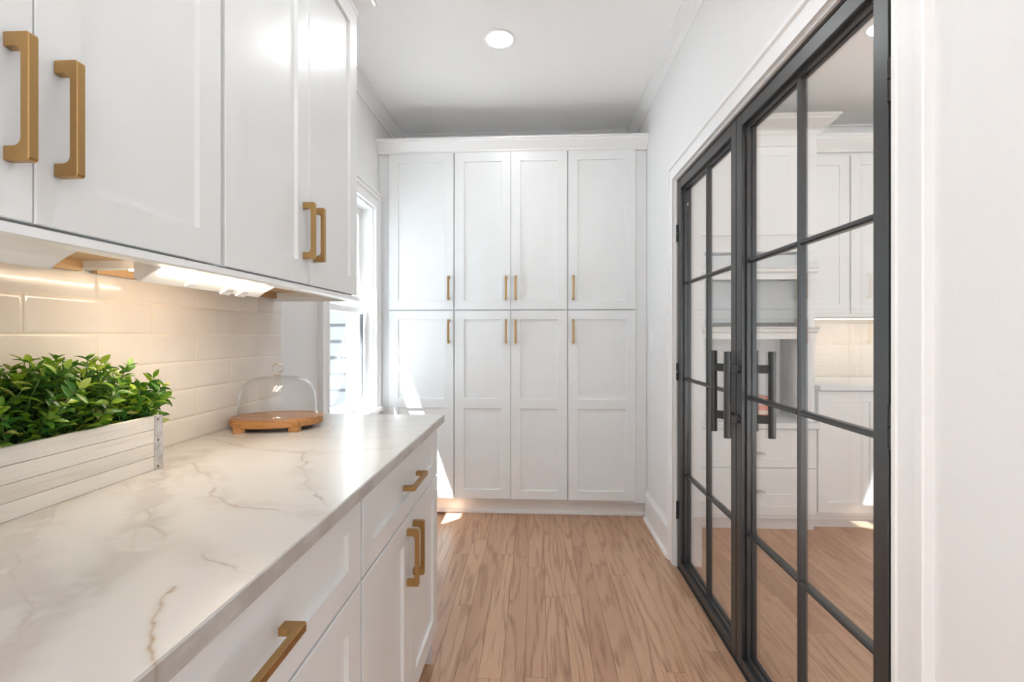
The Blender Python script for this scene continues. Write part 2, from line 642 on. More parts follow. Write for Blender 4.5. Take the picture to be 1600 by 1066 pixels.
def leaf(name, label, y0, y1, meet, hinge_y, hy):
    t = bpy.data.objects.new(name, None)
    COL.objects.link(t)
    t.location = (DX0, (y0 + y1) / 2, 0)
    tag(t, label, None, None, 'structure')
    oy = (y0 + y1) / 2
    S = .045
    z0, z1 = .012, DOZ - .022

    def B(mb_, nm, m_='black_steel', **kw):
        # shift into the leaf's own frame
        mb_.v = [(a - DX0, b - oy, c_) for a, b, c_ in mb_.v]
        return mb_.build(nm, m_, t, **kw)
    B(box(DX0, DX1, y0, y0 + S, z0, z1), 'stile', bevel=.0012)
    B(box(DX0, DX1, y1 - S, y1, z0, z1), 'stile', bevel=.0012)
    B(box(DX0, DX1, y0 + S, y1 - S, z1 - S, z1), 'rail', bevel=.0012)
    B(box(DX0, DX1, y0 + S, y1 - S, z0, z0 + .035), 'rail', bevel=.0012)
    gy0, gy1, gz0, gz1 = y0 + S, y1 - S, z0 + .035, z1 - S
    b_ = .010
    mbd = MB()
    for xa, xb in ((.752, GX - .003), (GX + .003, DX1 - .002)):
        mbd.box(xa, xb, gy0, gy0 + b_, gz0, gz1).box(xa, xb, gy1 - b_, gy1, gz0, gz1)
        mbd.box(xa, xb, gy0 + b_, gy1 - b_, gz0, gz0 + b_).box(xa, xb, gy0 + b_, gy1 - b_, gz1 - b_, gz1)
    B(mbd, 'glazing_bead', merge=False)
    my = (gy0 + gy1) / 2
    mz = [.496, .985, 1.477]
    w = .0075

    def tee(c0):      # muntin section in (x, t)
        return [(.7550, -.0038), (.7550, .0038), (.7605, w), (.7785, w), (.7785, -w), (.7605, -w)]
    mv = MB().prism([(x_, my + q) for x_, q in tee(0)], 'z', gz0, gz1)
    B(mv, 'muntin')
    for z in mz:
        for a, b in ((gy0, my - w), (my + w, gy1)):
            mh = MB()
            sec = [(x_, z + q) for x_, q in tee(0)]
            mh.prism(sec, 'y', a, b)
            B(mh, 'muntin')
    zz = [gz0] + mz + [gz1]
    for (a, b) in ((gy0, my), (my, gy1)):
        for k in range(4):
            B(box(GX - .0025, GX + .0025, a + .002, b - .002, zz[k] + .002, zz[k + 1] - .002), 'pane', 'door_glass')
    # pull handles on both faces
    sy = (y1 - S / 2) if meet == 'hi' else (y0 + S / 2)
    for side, bx_ in ((0, .691), (1, .848)):
        hb = inst('handle', BAR, t, (bx_ - DX0, hy - oy, .838))
        for z in (.905, 1.087):
            mbp = MB()
            xa, xb = (bx_, DX0) if side == 0 else (DX1, bx_)
            pts = [(bx_, hy), (DX0 if side == 0 else DX1, sy)]
            d = (Vector(pts[1]) - Vector(pts[0]))
            n_ = Vector((-d.y, d.x)).normalized() * .0065
            quad = [Vector(pts[0]) + n_, Vector(pts[1]) + n_, Vector(pts[1]) - n_, Vector(pts[0]) - n_]
            mbp.prism([(q.x - bx_, q.y - hy) for q in quad], 'z', z - .838 - .015, z - .838 + .015)
            mbp.build('post', 'black_steel', hb, bevel=.0008)
            mbk = MB().cyl(((DX0 - .009 if side == 0 else DX1) - bx_, sy - hy, z - .838), ((DX0 if side == 0 else DX1 + .009) - bx_, sy - hy, z - .838), .013, seg=18)
            mbk.build('rose', 'black_steel', hb, smooth=35)
    for z in (.30, 1.02, 1.74):
        B(MB().cyl((DX0 - .004, hinge_y, z - .045), (DX0 - .004, hinge_y, z - .002), .0062, seg=12).cyl((DX0 - .004, hinge_y, z + .002), (DX0 - .004, hinge_y, z + .045), .0062, seg=12), 'hinge', 'hinge_steel', smooth=35)
    return t


leaf('door_1', 'black steel eight-pane glass door leaf nearer the pantry', 1.792, DOY1 - .024, 'lo', DOY1 - .021, 1.885)
leaf('door_2', 'black steel eight-pane glass door leaf nearer the camera', DOY0 + .0425, 1.788, 'hi', DOY0 + .030, 1.752)

# ------------------------------------------------------------------ window in the left wall
wn = bpy.data.objects.new('window_1', None)
COL.objects.link(wn)
wn.location = (XL, (WY0 + WY1) / 2, WZ0)
tag(wn, 'white double-hung sash window between the counter end and the pantry', None, None, 'structure')
wo = Vector(wn.location)


def W(mb_, nm, m_='trim_paint', **kw):
    mb_.v = [(a - wo.x, b - wo.y, c_ - wo.z) for a, b, c_ in mb_.v]
    return mb_.build(nm, m_, wn, **kw)


cw2 = .086
cas2 = [(.0, .0), (.0, .021), (.012, .021), (.015, .0165), (.062, .015), (.064, .026), (.084, .026), (.086, .023), (.086, .0)]
mb = casing([(WY0, WZ0 - .002), (WY0, WZ1), (WY1, WZ1), (WY1, WZ0 - .002)], cas2, lambda u, v, o: (XL + o, u, v))
mb.box(XL, XL + .033, WY0 - cw2 - .006, WY1 + cw2 - .004, WZ1 + cw2 + .0002, WZ1 + cw2 + .012)
W(mb, 'casing', merge=False)
W(MB().box(XL - .039, XL + .045, WY0 - cw2 - .01, WY1 + cw2 - .004, WZ0 - .028, WZ0 - .002), 'stool', bevel=.004)
W(MB().box(XL, XL + .014, WY0 - cw2, WY1 + cw2, WZ0 - .10, WZ0 - .028), 'apron', bevel=.002)
mb = MB()
mb.box(XL - EXT - .01, XL, WY0, WY0 + .006, WZ0, WZ1).box(XL - EXT - .01, XL, WY1 - .006, WY1, WZ0, WZ1)
mb.box(XL - EXT - .01, XL, WY0 + .006, WY1 - .006, WZ1 - .012, WZ1).box(XL - EXT - .03, XL, WY0 + .006, WY1 - .006, WZ0 - .002, WZ0 + .012)
W(mb, 'jamb', merge=False)
a, b = WY0 + .006, WY1 - .006
ZM = 1.365


def sash(nm, x0, x1, z0, z1, st, rb, rt):
    mb_ = MB().box(x0, x1, a, a + st, z0, z1).box(x0, x1, b - st, b, z0, z1)
    mb_.box(x0, x1, a + st, b - st, z0, z0 + rb).box(x0, x1, a + st, b - st, z1 - rt, z1)
    s_ = W(mb_, nm, merge=False)
    p = MB().box((x0 + x1) / 2 - .003, (x0 + x1) / 2 + .003, a + st, b - st, z0 + rb, z1 - rt)
    p.v = [(q[0] - wo.x, q[1] - wo.y, q[2] - wo.z) for q in p.v]
    p.build('pane', 'window_glass', s_)
    return s_


ls = sash('lower_sash', XL - .075, XL - .040, WZ0 + .012, ZM + .018, .040, .06, .034)
p = MB().box(XL - .073, XL - .052, b - .0425, b - .0402, WZ0 + .074, ZM - .018)  # dark strip along the far stile's inner edge
p.v = [(q[0] - wo.x, q[1] - wo.y, q[2] - wo.z) for q in p.v]
p.build('dark_strip', 'plastic_dark', ls)
us_ = sash('upper_sash', XL - .115, XL - .080, ZM - .018, WZ1 - .012, .040, .034, .045)
mb = MB().box(XL - .076, XL - .046, 2.66, 2.72, ZM + .018, ZM + .026).cyl((XL - .06, 2.69, ZM + .026), (XL - .06, 2.69, ZM + .034), .009, seg=14)
W(mb, 'sash_lock', 'plastic_white', merge=False)
mb = MB()
for yy in (a,):
    mb.box(XL - .040, XL - .026, yy, yy + .022, WZ0 + .012, WZ1 - .012)
W(mb, 'stop', merge=False)

w2 = bpy.data.objects.new('added_window', None)  # out of view, added as a daylight source for the passage
COL.objects.link(w2)
w2.location = (XL - .08, (W2[0] + W2[1]) / 2, W2[2])
tag(w2, 'unseen large white picture window added behind the camera for daylight', None, None, 'structure')
hw, hh_ = (W2[1] - W2[0]) / 2, W2[3] - W2[2]
MB().box(-.03, .03, -hw, -hw + .05, 0, hh_).box(-.03, .03, hw - .05, hw, 0, hh_).box(-.03, .03, -hw + .05, hw - .05, 0, .05).box(-.03, .03, -hw + .05, hw - .05, hh_ - .05, hh_).box(-.025, .025, -.025, .025, .05, hh_ - .05).build('frame', 'trim_paint', w2, merge=False)
for y0, y1 in ((-hw + .05, -.025), (.025, hw - .05)):
    box(-.003, .003, y0, y1, .05, hh_ - .05).build('pane', 'window_glass', w2)

# ------------------------------------------------------------------ neighbouring siding wall outside
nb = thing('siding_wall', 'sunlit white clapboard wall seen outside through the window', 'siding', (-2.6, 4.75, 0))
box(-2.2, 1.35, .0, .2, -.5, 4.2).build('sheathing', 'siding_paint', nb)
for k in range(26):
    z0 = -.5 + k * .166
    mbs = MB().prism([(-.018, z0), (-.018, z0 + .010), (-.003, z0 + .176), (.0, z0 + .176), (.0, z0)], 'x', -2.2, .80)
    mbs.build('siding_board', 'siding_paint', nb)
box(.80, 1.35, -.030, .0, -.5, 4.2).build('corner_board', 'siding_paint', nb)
mb = MB().box(XR + WT + .1, 9, -9, YBN - .105, -.2, -.10)  # unseen slab, added to bounce sunlight indoors
tag(mb.build('added_patio', 'added_patio_stone'), 'unseen pale stone slab added outside the kitchen to bounce daylight', 'added_patio', None, 'structure')
tag(box(-9, XL - EXT - .05, -6, 4.68, -.55, -.505).build('added_gravel_yard', 'gravel'), 'unseen gravel ground added outside the window to bounce daylight', 'gravel', None, 'stuff')  # unseen ground, added to bounce daylight through the windows

# ------------------------------------------------------------------ handles and shaker fronts
def handle_mesh(Lh=.16, P=.034, t=.0115, leg=.0185, r=.010, r2=.004, w=.0125):
    def arc(cx_, cy_, rr, a0, a1, n=5):
        return [(cx_ + rr * math.cos(a0 + (a1 - a0) * i / n), cy_ + rr * math.sin(a0 + (a1 - a0) * i / n)) for i in range(n + 1)]
    p = [(0, 0)]
    p += arc(r2, P - r2, r2, PI, PI / 2, 3)
    p += arc(Lh - r2, P - r2, r2, PI / 2, 0, 3)
    p += [(Lh, 0), (Lh - leg, 0)]
    p += arc(Lh - leg - r, P - t - r, r, 0, PI / 2)
    p += arc(leg + r, P - t - r, r, PI / 2, PI)
    p += [(leg, 0)]
    return p, w


HP, HW = handle_mesh()
# vertical: a->z, p->-y ; horizontal: a->x
HV = MB().prism([(-q[1], q[0] - .08) for q in HP], 'x', -HW / 2, HW / 2).mesh('handle_vertical', 'brass', bevel=.0009)
HH = MB()
HH.v = [(a_ - .08, -p_, -HW / 2) for a_, p_ in HP] + [(a_ - .08, -p_, HW / 2) for a_, p_ in HP]
_n = len(HP)
HH.f = [(i, (i + 1) % _n, _n + (i + 1) % _n, _n + i) for i in range(_n)] + [tuple(range(_n)), tuple(range(_n, 2 * _n))]
HH = HH.mesh('handle_horizontal', 'brass', bevel=.0009)


def front(par, nm, x0, x1, z0, z1, yf=0.0, t=.02, st=.063, rl=.063, mids=(), hv=None, hh=None, rec=.009, m_='cabinet_paint', hmesh=None):
    """one shaker front facing -y in the cabinet's frame: frame mesh + recessed panel(s) + handle"""
    ch = .0016
    xs = [x0 + ch, x0 + st, x1 - st, x1 - ch]
    zs = [z0 + ch, z0 + rl]
    for a_, b_ in mids:
        zs += [a_, b_]
    zs += [z1 - rl, z1 - ch]
    mb_ = MB()
    nv = {}

    def V(i, j):
        if (i, j) not in nv:
            nv[(i, j)] = len(mb_.v)
            mb_.v.append((xs[i], yf, zs[j]))
        return nv[(i, j)]
    opens = []
    for i in range(3):
        for j in range(len(zs) - 1):
            if i == 1 and j % 2 == 1:
                opens.append((xs[1], xs[2], zs[j], zs[j + 1]))
                continue
            mb_.f.append((V(i, j), V(i + 1, j), V(i + 1, j + 1), V(i, j + 1)))
    # chamfered rim, sides and back
    R = [(x0 + ch, yf, z0 + ch), (x1 - ch, yf, z0 + ch), (x1 - ch, yf, z1 - ch), (x0 + ch, yf, z1 - ch)]
    S = [(x0, yf + ch, z0), (x1, yf + ch, z0), (x1, yf + ch, z1), (x0, yf + ch, z1)]
    T = [(x0, yf + t, z0), (x1, yf + t, z0), (x1, yf + t, z1), (x0, yf + t, z1)]
    mb_.add(R + S + T, [(i, (i + 1) % 4, 4 + (i + 1) % 4, 4 + i) for i in range(4)] + [(4 + i, 4 + (i + 1) % 4, 8 + (i + 1) % 4, 8 + i) for i in range(4)] + [(8, 9, 10, 11)])
    g = .0022
    for a_, b_, c_, d in opens:
        A = [(a_, yf, c_), (b_, yf, c_), (b_, yf, d), (a_, yf, d)]
        B_ = [(a_ + g, yf + rec, c_ + g), (b_ - g, yf + rec, c_ + g), (b_ - g, yf + rec, d - g), (a_ + g, yf + rec, d - g)]
        mb_.add(A + B_, [(i, (i + 1) % 4, 4 + (i + 1) % 4, 4 + i) for i in range(4)])
    d_ = mb_.build(nm, m_, par, merge=True)
    for a_, b_, c_, d in opens:
        box(a_ + g, b_ - g, yf + rec, yf + t - .002, c_ + g, d - g).build('panel', m_, d_)
    if hv:
        inst('handle', HV, d_, (hv[0], yf, hv[1]))
    if hh:
        inst('handle', HH, d_, (hh[0], yf, hh[1]))
    return d_


# ------------------------------------------------------------------ base cabinets under the counter (facing +X)
XF = -.363            # door face
BZ0, BZ1 = .10, .886
for nm, lab, y0, y1 in (('base_cabinet', 'white base cabinet with one drawer over two doors at the window end of the counter', .972, 1.735),
                        ('base_cabinet', 'white base cabinet with wide drawer below the planter, nearest the camera', .205, .968)):
    c = thing(nm, lab, 'cabinet', (XF, y0, 0), PI / 2, 'white base cabinets under the quartz counter')
    w = y1 - y0
    D = abs(XT - .008 - XF) - .001
    mb = MB().box(0, w, .021, D, BZ0, BZ1).box(0, w, .085, D, 0, BZ0)
    mb.build('body', 'cabinet_paint', c, merge=False)
    e0, e1 = .005, w - (.014 if y0 > .9 else .005)
    front(c, 'drawer', e0, e1, .702, .880, rl=.052, hh=((e0 + e1) / 2, .792))
    mid = (e0 + e1) / 2
    front(c, 'door', e0, mid - .0012, .138, .695, hv=(mid - .0012 - .031, .585))
    front(c, 'door', mid + .0012, e1, .138, .695, hv=(mid + .0012 + .031, .585))
    if y0 > .9:
        box(w - .012, w, .0215, D, 0, BZ1).build('end_panel', 'cabinet_paint', c)

# ------------------------------------------------------------------ quartz countertop
def vnoise(x, y, seed):
    rs = np.random.RandomState(seed)
    tab = rs.rand(256, 256)
    xi, yi = np.floor(x).astype(int), np.floor(y).astype(int)
    fx, fy = x - xi, y - yi
    fx, fy = fx * fx * (3 - 2 * fx), fy * fy * (3 - 2 * fy)
    g_ = lambda i, j: tab[i % 256, j % 256]
    return (g_(xi, yi) * (1 - fx) + g_(xi + 1, yi) * fx) * (1 - fy) + (g_(xi, yi + 1) * (1 - fx) + g_(xi + 1, yi + 1) * fx) * fy


def fbm(x, y, seed, oct_=4):
    s_, a_, t_ = 0, 1.0, 0
    for k in range(oct_):
        s_ = s_ + a_ * vnoise(x * 2 ** k, y * 2 ** k, seed + k)
        t_ += a_
        a_ *= .5
    return s_ / t_


CT_Z, CT_T = .914, .027
CX0, CX1, CY0, CY1 = XT - .008, -.342, .19, 1.75
nx, ny = 330, 840
gx = np.linspace(CX0, CX1, nx)
gy = np.linspace(CY0, CY1, ny)
GXX, GYY = np.meshgrid(gx, gy, indexing='ij')


def seg_dist(px_, py_, poly):
    d = np.full(px_.shape, 9.0)
    for (x0, y0), (x1, y1) in zip(poly[:-1], poly[1:]):
        dx, dy = x1 - x0, y1 - y0
        t = np.clip(((px_ - x0) * dx + (py_ - y0) * dy) / (dx * dx + dy * dy), 0, 1)
        d = np.minimum(d, np.hypot(px_ - x0 - t * dx, py_ - y0 - t * dy))
    return d


wob = .016
wx = GXX + wob * (fbm(GXX * 26, GYY * 26, 3) - .5) * 2
wy = GYY + wob * (fbm(GXX * 26, GYY * 26, 13) - .5) * 2
base = np.array([.525, .512, .492])
grey = np.array([.36, .315, .28])
gold = np.array([.27, .17, .07])
cloud = fbm(GXX * 7, GYY * 5, 40)
cloud2 = fbm(GXX * 3 + 9, GYY * 2.5, 60, 3)
K = np.clip((cloud - .52) * 2.2, 0, 1) * .16 + np.clip((cloud2 - .5) * 2, 0, 1) * .08
brk = np.clip((fbm(GXX * 12, GYY * 12, 77) - .25) * 2.8, 0.35, 1)
VEINS = [
    # polyline (x,y), sharp width, sharp amount, halo width, halo amount
    ([(-.585, 1.165), (-.573, 1.115), (-.535, 1.06), (-.50, .985), (-.44, .90), (-.352, .80)], .0030, .75, .030, .20),
    ([(-.86, 1.16), (-.80, 1.06), (-.72, .985), (-.645, .915), (-.60, .85), (-.53, .80), (-.43, .775), (-.34, .76)], .0035, .45, .032, .28),
    ([(-.82, .90), (-.68, .79), (-.60, .705), (-.545, .665), (-.50, .64), (-.445, .61), (-.34, .57)], .0035, .50, .030, .26),
    ([(-.86, 1.09), (-.77, .93), (-.69, .83), (-.64, .765), (-.60, .68), (-.55, .62), (-.53, .56), (-.53, .50), (-.50, .43), (-.47, .36), (-.42, .25)], .004, .32, .040, .42),
    ([(-.84, .80), (-.78, .72), (-.73, .63), (-.66, .565), (-.60, .53), (-.53, .47), (-.48, .40), (-.43, .3)], .0035, .34, .036, .38),
    ([(-.93, 1.30), (-.82, 1.245), (-.74, 1.20), (-.66, 1.18), (-.58, 1.16), (-.46, 1.19), (-.34, 1.25)], .0028, .45, .022, .18),
    ([(-.98, 1.36), (-.84, 1.33), (-.70, 1.36), (-.55, 1.33), (-.34, 1.39)], .0025, .35, .018, .14),
    ([(-.95, 1.52), (-.80, 1.49), (-.62, 1.53), (-.48, 1.50), (-.34, 1.55)], .0025, .32, .018, .14),
    ([(-.86, 1.74), (-.70, 1.66), (-.58, 1.60), (-.44, 1.62), (-.34, 1.66)], .0025, .30, .016, .12),
    ([(-.75, 1.66), (-.66, 1.50), (-.60, 1.36), (-.52, 1.24), (-.40, 1.10), (-.34, 1.02)], .0025, .28, .016, .12),
]
col = np.empty(GXX.shape + (3,))
amt = K.copy()
for i, (poly, sw, sa, hw, ha) in enumerate(VEINS):
    d = seg_dist(wx, wy, poly)
    fl_ = np.clip((fbm(GXX * 22 + i, GYY * 22, 90 + i, 5) - .40) * 7, 0, 1)          # ragged edges of the grey clouds
    halo = np.clip(1.5 * np.exp(-(d / hw) ** 2) - .25, 0, 1) * ha * (.25 + .75 * fl_)
    amt = np.maximum(amt, halo + .4 * amt)
    amt = np.maximum(amt, np.exp(-(d / (sw * 1.15)) ** 2) * min(1, sa * 1.7) * brk)
amt = np.clip(amt, 0, 1)[..., None]
col = base * (1 - amt) + grey * amt
dg = seg_dist(GXX + .006 * (fbm(GXX * 60, GYY * 60, 5) - .5) * 2, GYY + .004 * (fbm(GXX * 70, GYY * 70, 8) - .5), [(-.424, .535), (-.420, .510), (-.395, .470), (-.366, .432), (-.352, .414), (-.340, .408)])
ga = np.maximum(np.exp(-(dg / .0019) ** 2) * .95 * np.clip((fbm(GXX * 110, GYY * 110, 21) - .05) * 1.7, .55, 1), np.exp(-(dg / .005) ** 2) * .22)[..., None]
col = col * (1 - ga) + gold * ga
top = np.stack([GXX, GYY, np.full(GXX.shape, CT_Z)], -1)
ed = .0022
top[0, :, 0] += ed; top[-1, :, 0] -= ed; top[:, 0, 1] += ed; top[:, -1, 1] -= ed
verts = top.reshape(-1, 3)
cols = col.reshape(-1, 3)
idx = np.arange(nx * ny).reshape(nx, ny)
faces = np.stack([idx[:-1, :-1], idx[1:, :-1], idx[1:, 1:], idx[:-1, 1:]], -1).reshape(-1, 4)
# rim
ring = np.concatenate([idx[:, 0], idx[-1, 1:], idx[-2::-1, -1], idx[0, -2:0:-1]])
rim_xy = np.stack([GXX.reshape(-1)[ring], GYY.reshape(-1)[ring]], -1)
nr = len(ring)
rv, rc, rf = [], [], []
start = len(verts)
for lev, z in enumerate((CT_Z - ed, CT_Z - CT_T * .35, CT_Z - CT_T * .7, CT_Z - CT_T)):
    rv.append(np.concatenate([rim_xy, np.full((nr, 1), z)], 1))
    k_ = fbm(rim_xy[:, 1] * 18 + lev * .35, rim_xy[:, 0] * 18 + lev * .5, 31)
    a_ = np.clip((k_ - .5) * 3.0, 0, .45)[:, None]
    rc.append(cols[ring] * (1 - a_) * .97 + grey * a_)
    prev = ring if lev == 0 else start + (lev - 1) * nr + np.arange(nr)
    cur = start + lev * nr + np.arange(nr)
    rf.append(np.stack([prev, cur, np.roll(cur, -1), np.roll(prev, -1)], -1))
verts = np.concatenate([verts] + rv)
cols = np.concatenate([cols] + rc)
faces = np.concatenate([faces] + rf)
me = bpy.data.meshes.new('countertop')
me.from_pydata(verts.tolist(), [], faces.tolist() + [tuple(int(i) for i in (start + 3 * nr + np.arange(nr))[::-1])])
ca = me.color_attributes.new('stone', 'FLOAT_COLOR', 'POINT')
ca.data.foreach_set('color', np.concatenate([cols, np.ones((len(cols), 1))], 1).astype(np.float32).ravel())
bm = bmesh.new(); bm.from_mesh(me)
bmesh.ops.recalc_face_normals(bm, faces=bm.faces)
bm.to_mesh(me); bm.free()
me.materials.append(MATS['quartz'])
ct = bpy.data.objects.new('countertop', me)
COL.objects.link(ct)
tag(ct, 'polished cream quartz countertop with grey veins along the left wall', 'countertop')
ct.location = (0, 0, 0)

# ------------------------------------------------------------------ backsplash
bs = struct('wall_backsplash', box(XT - .010, XT - .0020, .1, 1.774, CT_Z, 1.368), 'grout')
PZ, PY = .0778, .3064


def tile_mesh(ly, lz):
    hy, hz, e, b_ = ly / 2, lz / 2, .004, .0030
    d0, d1, d2 = -.006, -.0016, 0.0
    q = lambda x_, ay, az: [(x_, -ay, -az), (x_, ay, -az), (x_, ay, az), (x_, -ay, az)]
    mb_ = MB().add(q(d0, hy, hz) + q(d1, hy, hz) + q(d2 - .0004, hy - b_, hz - b_) + q(d2, hy - 2.5 * b_, hz - 2.5 * b_),
                   [(4 * k + i, 4 * k + (i + 1) % 4, 4 * k + 4 + (i + 1) % 4, 4 * k + 4 + i) for k in range(3) for i in range(4)] + [(12, 13, 14, 15), (3, 2, 1, 0)])
    return mb_.mesh('tile', 'tile_glaze', merge=False, smooth=25)


TILES = {}
g = .0024
for r_ in range(-4, 3):
    z0 = max(1.2125 + r_ * PZ, CT_Z - .0005) + g / 2
    z1 = min(1.2125 + (r_ + 1) * PZ, 1.369) - g / 2
    if z1 - z0 < .02:
        continue
    off = 0 if r_ % 2 == 0 else PY / 2
    k = 0
    yb = 1.774
    first = True
    while yb > .15:
        ya = 1.774 - (PY - off) if (first and off) else yb - PY
        if first and off:
            ya = 1.774 - PY / 2
        first = False
        ya_ = max(ya, .1)
        key = (round(yb - ya_, 3), round(z1 - z0, 4))
        if key not in TILES:
            TILES[key] = tile_mesh(yb - ya_ - g, z1 - z0)
        o = inst('tile', TILES[key], bs, (XT + rng.uniform(-.0002, .0003), (ya_ + yb) / 2, (z0 + z1) / 2),
                 (rng.uniform(-.0, .0), rng.uniform(-.003, .003), rng.uniform(-.0022, .0022)))
        yb = ya

# ------------------------------------------------------------------ upper cabinets (facing +X)
XU = -.66
UZ0, UZ1 = 1.357, 2.3915
UD = abs(XT + .0 - XU) - .0005
for lab, y0, y1 in (('white shaker wall cabinet at the window end, above the cake dome', .968, 1.716),
                    ('white shaker wall cabinet above the planter, nearest the camera', .214, .967)):
    c = thing('wall_cabinet', lab, 'cabinet', (XU, y0, UZ0), PI / 2, 'white wall cabinets over the backsplash')
    w = y1 - y0
    mb = MB().box(0, w, .021, .039, -.006, UZ1 - UZ0)                       # face frame
    mb.box(0, .016, .039, UD, -.006, UZ1 - UZ0).box(w - .016, w, .039, UD, -.006, UZ1 - UZ0)
    mb.box(.016, w - .016, UD - .01, UD, .014, UZ1 - UZ0).box(.016, w - .016, .039, UD - .01, UZ1 - UZ0 - .016, UZ1 - UZ0)
    mb.build('body', 'cabinet_paint', c, merge=False)
    box(.016, w - .016, .039, UD - .010, .010, .022).build('bottom_panel', 'maple_ply', c)
    box(.016, w - .016, UD - .022, UD - .0101, -.012, .010).build('hanging_rail', 'maple_ply', c)
    e0, e1 = .0065, w - .0065
    if y0 > .9:
        e1 = w - .001
    mid = (e0 + e1) / 2
    front(c, 'door', e0, mid - .001, -.0, UZ1 - UZ0 - .003, hv=(mid - .001 - .030, .150))
    front(c, 'door', mid + .001, e1, -.0, UZ1 - UZ0 - .003, hv=(mid + .001 + .030, .150))
# light rail under the wall cabinets
mb = MB().prism([(XU - .003, UZ0 - .004), (XU + .004, UZ0 - .006), (XU + .006, UZ0 - .019), (XU, UZ0 - .021), (XU - .030, UZ0 - .021), (XU - .030, UZ0 - .006)], 'y', .214, 1.728)
mb.box(XT, XU - .030, 1.716, 1.728, UZ0 - .021, UZ0 - .006)
tag(mb.build('light_rail', 'cabinet_paint'), 'white light rail moulding under the wall cabinets', 'moulding')
# crown on top of the wall cabinets with a return at the window end
CZ = 2.415
ccp = [(-.004, CZ), (.012, CZ), (.018, CZ + .012), (.018, CZ + .020), (.028, CZ + .030), (.046, CZ + .052), (.062, CZ + .072), (.066, CZ + .084), (.074, CZ + .086), (.074, CZ + .100), (-.004, CZ + .100)]
tag(MB().sweep([(XT, 1.717), (XU - .020, 1.717), (XU - .020, .214)], [(o_, z_ - CZ + UZ1 + .0005) for o_, z_ in ccp][::-1]).build('cabinet_crown', 'trim_paint'), 'white crown moulding topping the wall cabinets on the left', 'crown moulding')

# ------------------------------------------------------------------ under-cabinet power lights
def power_strip(lab, y0, y1, lit, outlets, switch):
    t = thing('undercabinet_light', lab, 'light', (-.73, y0, 1.312), 0, 'angled power strips under the wall cabinets')
    ln = y1 - y0
    ox, oz = -.73, 1.312
    prof = [(-.695, 1.366), (-.695, 1.352), (-.738, 1.330), (-.762, 1.3135), (-.775, 1.322), (-.775, 1.366)]
    MB().prism([(p[0] - ox, p[1] - oz) for p in prof], 'y', 0, ln).build('housing', 'plastic_white', t, bevel=.001)
    d = Vector((-.738 + .695, 1.330 - 1.352)).normalized()
    n_ = Vector((-d.y, d.x))
    if n_.y > 0:
        n_ = -n_
    A = Vector((-.695 - ox, 1.352 - oz)) + d * .004
    B_ = Vector((-.738 - ox, 1.330 - oz)) - d * .004
    MB().prism([A, B_, B_ + n_ * .003, A + n_ * .003], 'y', .012, ln - .012).build('lens', 'led_lens' if lit else 'plastic_white', t)
    if lit:
        box(-.795 - ox, -.7752 - ox, .012, ln - .012, 1.336 - oz, 1.339 - oz).build('added_rear_lens', 'added_led_rear', t)  # unseen rear LED, added to brighten the tile
    f0, f1 = Vector((-.738 - ox, 1.330 - oz)), Vector((-.762 - ox, 1.3135 - oz))
    fd = (f1 - f0).normalized()
    fn = Vector((-fd.y, fd.x))
    if fn.y > 0:
        fn = -fn

    def on_face(u0, u1, v0, v1, h0, h1):
        L_ = (f1 - f0).length
        q = [f0 + fd * L_ * u0 + fn * h0, f0 + fd * L_ * u1 + fn * h0, f0 + fd * L_ * u1 + fn * h1, f0 + fd * L_ * u0 + fn * h1]
        return MB().prism(q, 'y', v0, v1)
    for v in outlets:
        o = on_face(.10, 1.05, v - .017, v + .017, -.001, .006).build('outlet', 'plastic_white', t, bevel=.0012)
        mbo = MB()
        for dv in (-.006, .006):
            mbo.add(*(lambda m_: (m_.v, m_.f))(on_face(.3, .6, v + dv - .001, v + dv + .001, .0055, .0064)))
        mbo.build('slot', 'plastic_dark', o)
    for v in switch:
        on_face(.25, .75, v - .010, v + .010, -.001, .005).build('switch', 'plastic_white', t, bevel=.0015)
    return t


power_strip('lit warm power strip with switch and two outlets under the wall cabinet', .873, 1.262, True, (.245, .305), (.115,))
power_strip('unlit white power strip under the wall cabinet nearest the camera', .32, .705, False, (.255,), ())

# ------------------------------------------------------------------ pantry wall
pcols = [(-.997, -.5505), (-.5505, -.170), (-.170, .2077), (.2077, .651)]
PZB, PZM, PZT = .118, 1.378, 2.432
units = [('tall white pantry cabinet beside the window, crossed by sunlight', -1.068, -.5505, [(-.994, -.5545, 'hi')]),
         ('tall white double-door pantry cabinet in the middle of the far wall', -.5505, .2077, [(-.5465, -.1713, 'hi'), (-.1687, .2037, 'lo')]),
         ('tall white pantry cabinet against the right wall', .2077, .728, [(.2117, .651, 'lo')])]
for lab, x0, x1, drs in units:
    c = thing('pantry_cabinet', lab, 'cabinet', (x0, YP, 0), 0, 'tall pantry cabinets on the far wall')
    box(0, x1 - x0, .0215, YFAR - YP - .002, PZB - .02, 2.4345).build('body', 'cabinet_paint', c)
    for a, b, sd in drs:
        hx = (b - .030 if sd == 'hi' else a + .032) - x0
        front(c, 'door', a - x0, b - x0, PZM + .003, PZT, st=.062, rl=.060, hv=(hx, 1.525))
        front(c, 'door', a - x0, b - x0, PZB, PZM - .003, st=.062, rl=.060, mids=((.722, .785),), hv=(hx, 1.236))
mb = MB().box(XL + .002, .728, YP + .075, YP + .095, 0, PZB - .021)
mb.sweep([(.727, YP + .075), (XL + .002, YP + .075)], [(0, 0), (0, .022), (.004, .022), (.012, .014), (.014, 0)][::-1])
tag(mb.build('toe_kick', 'trim_paint', merge=False), 'white toe kick with quarter round below the pantry cabinets', 'toe kick')
mb = MB().sweep([(.7285, YP + .02), (XL + .001, YP + .02)], [(o_ * .95, 2.435 + (z_ - CZ) * .82) for o_, z_ in ccp][::-1])
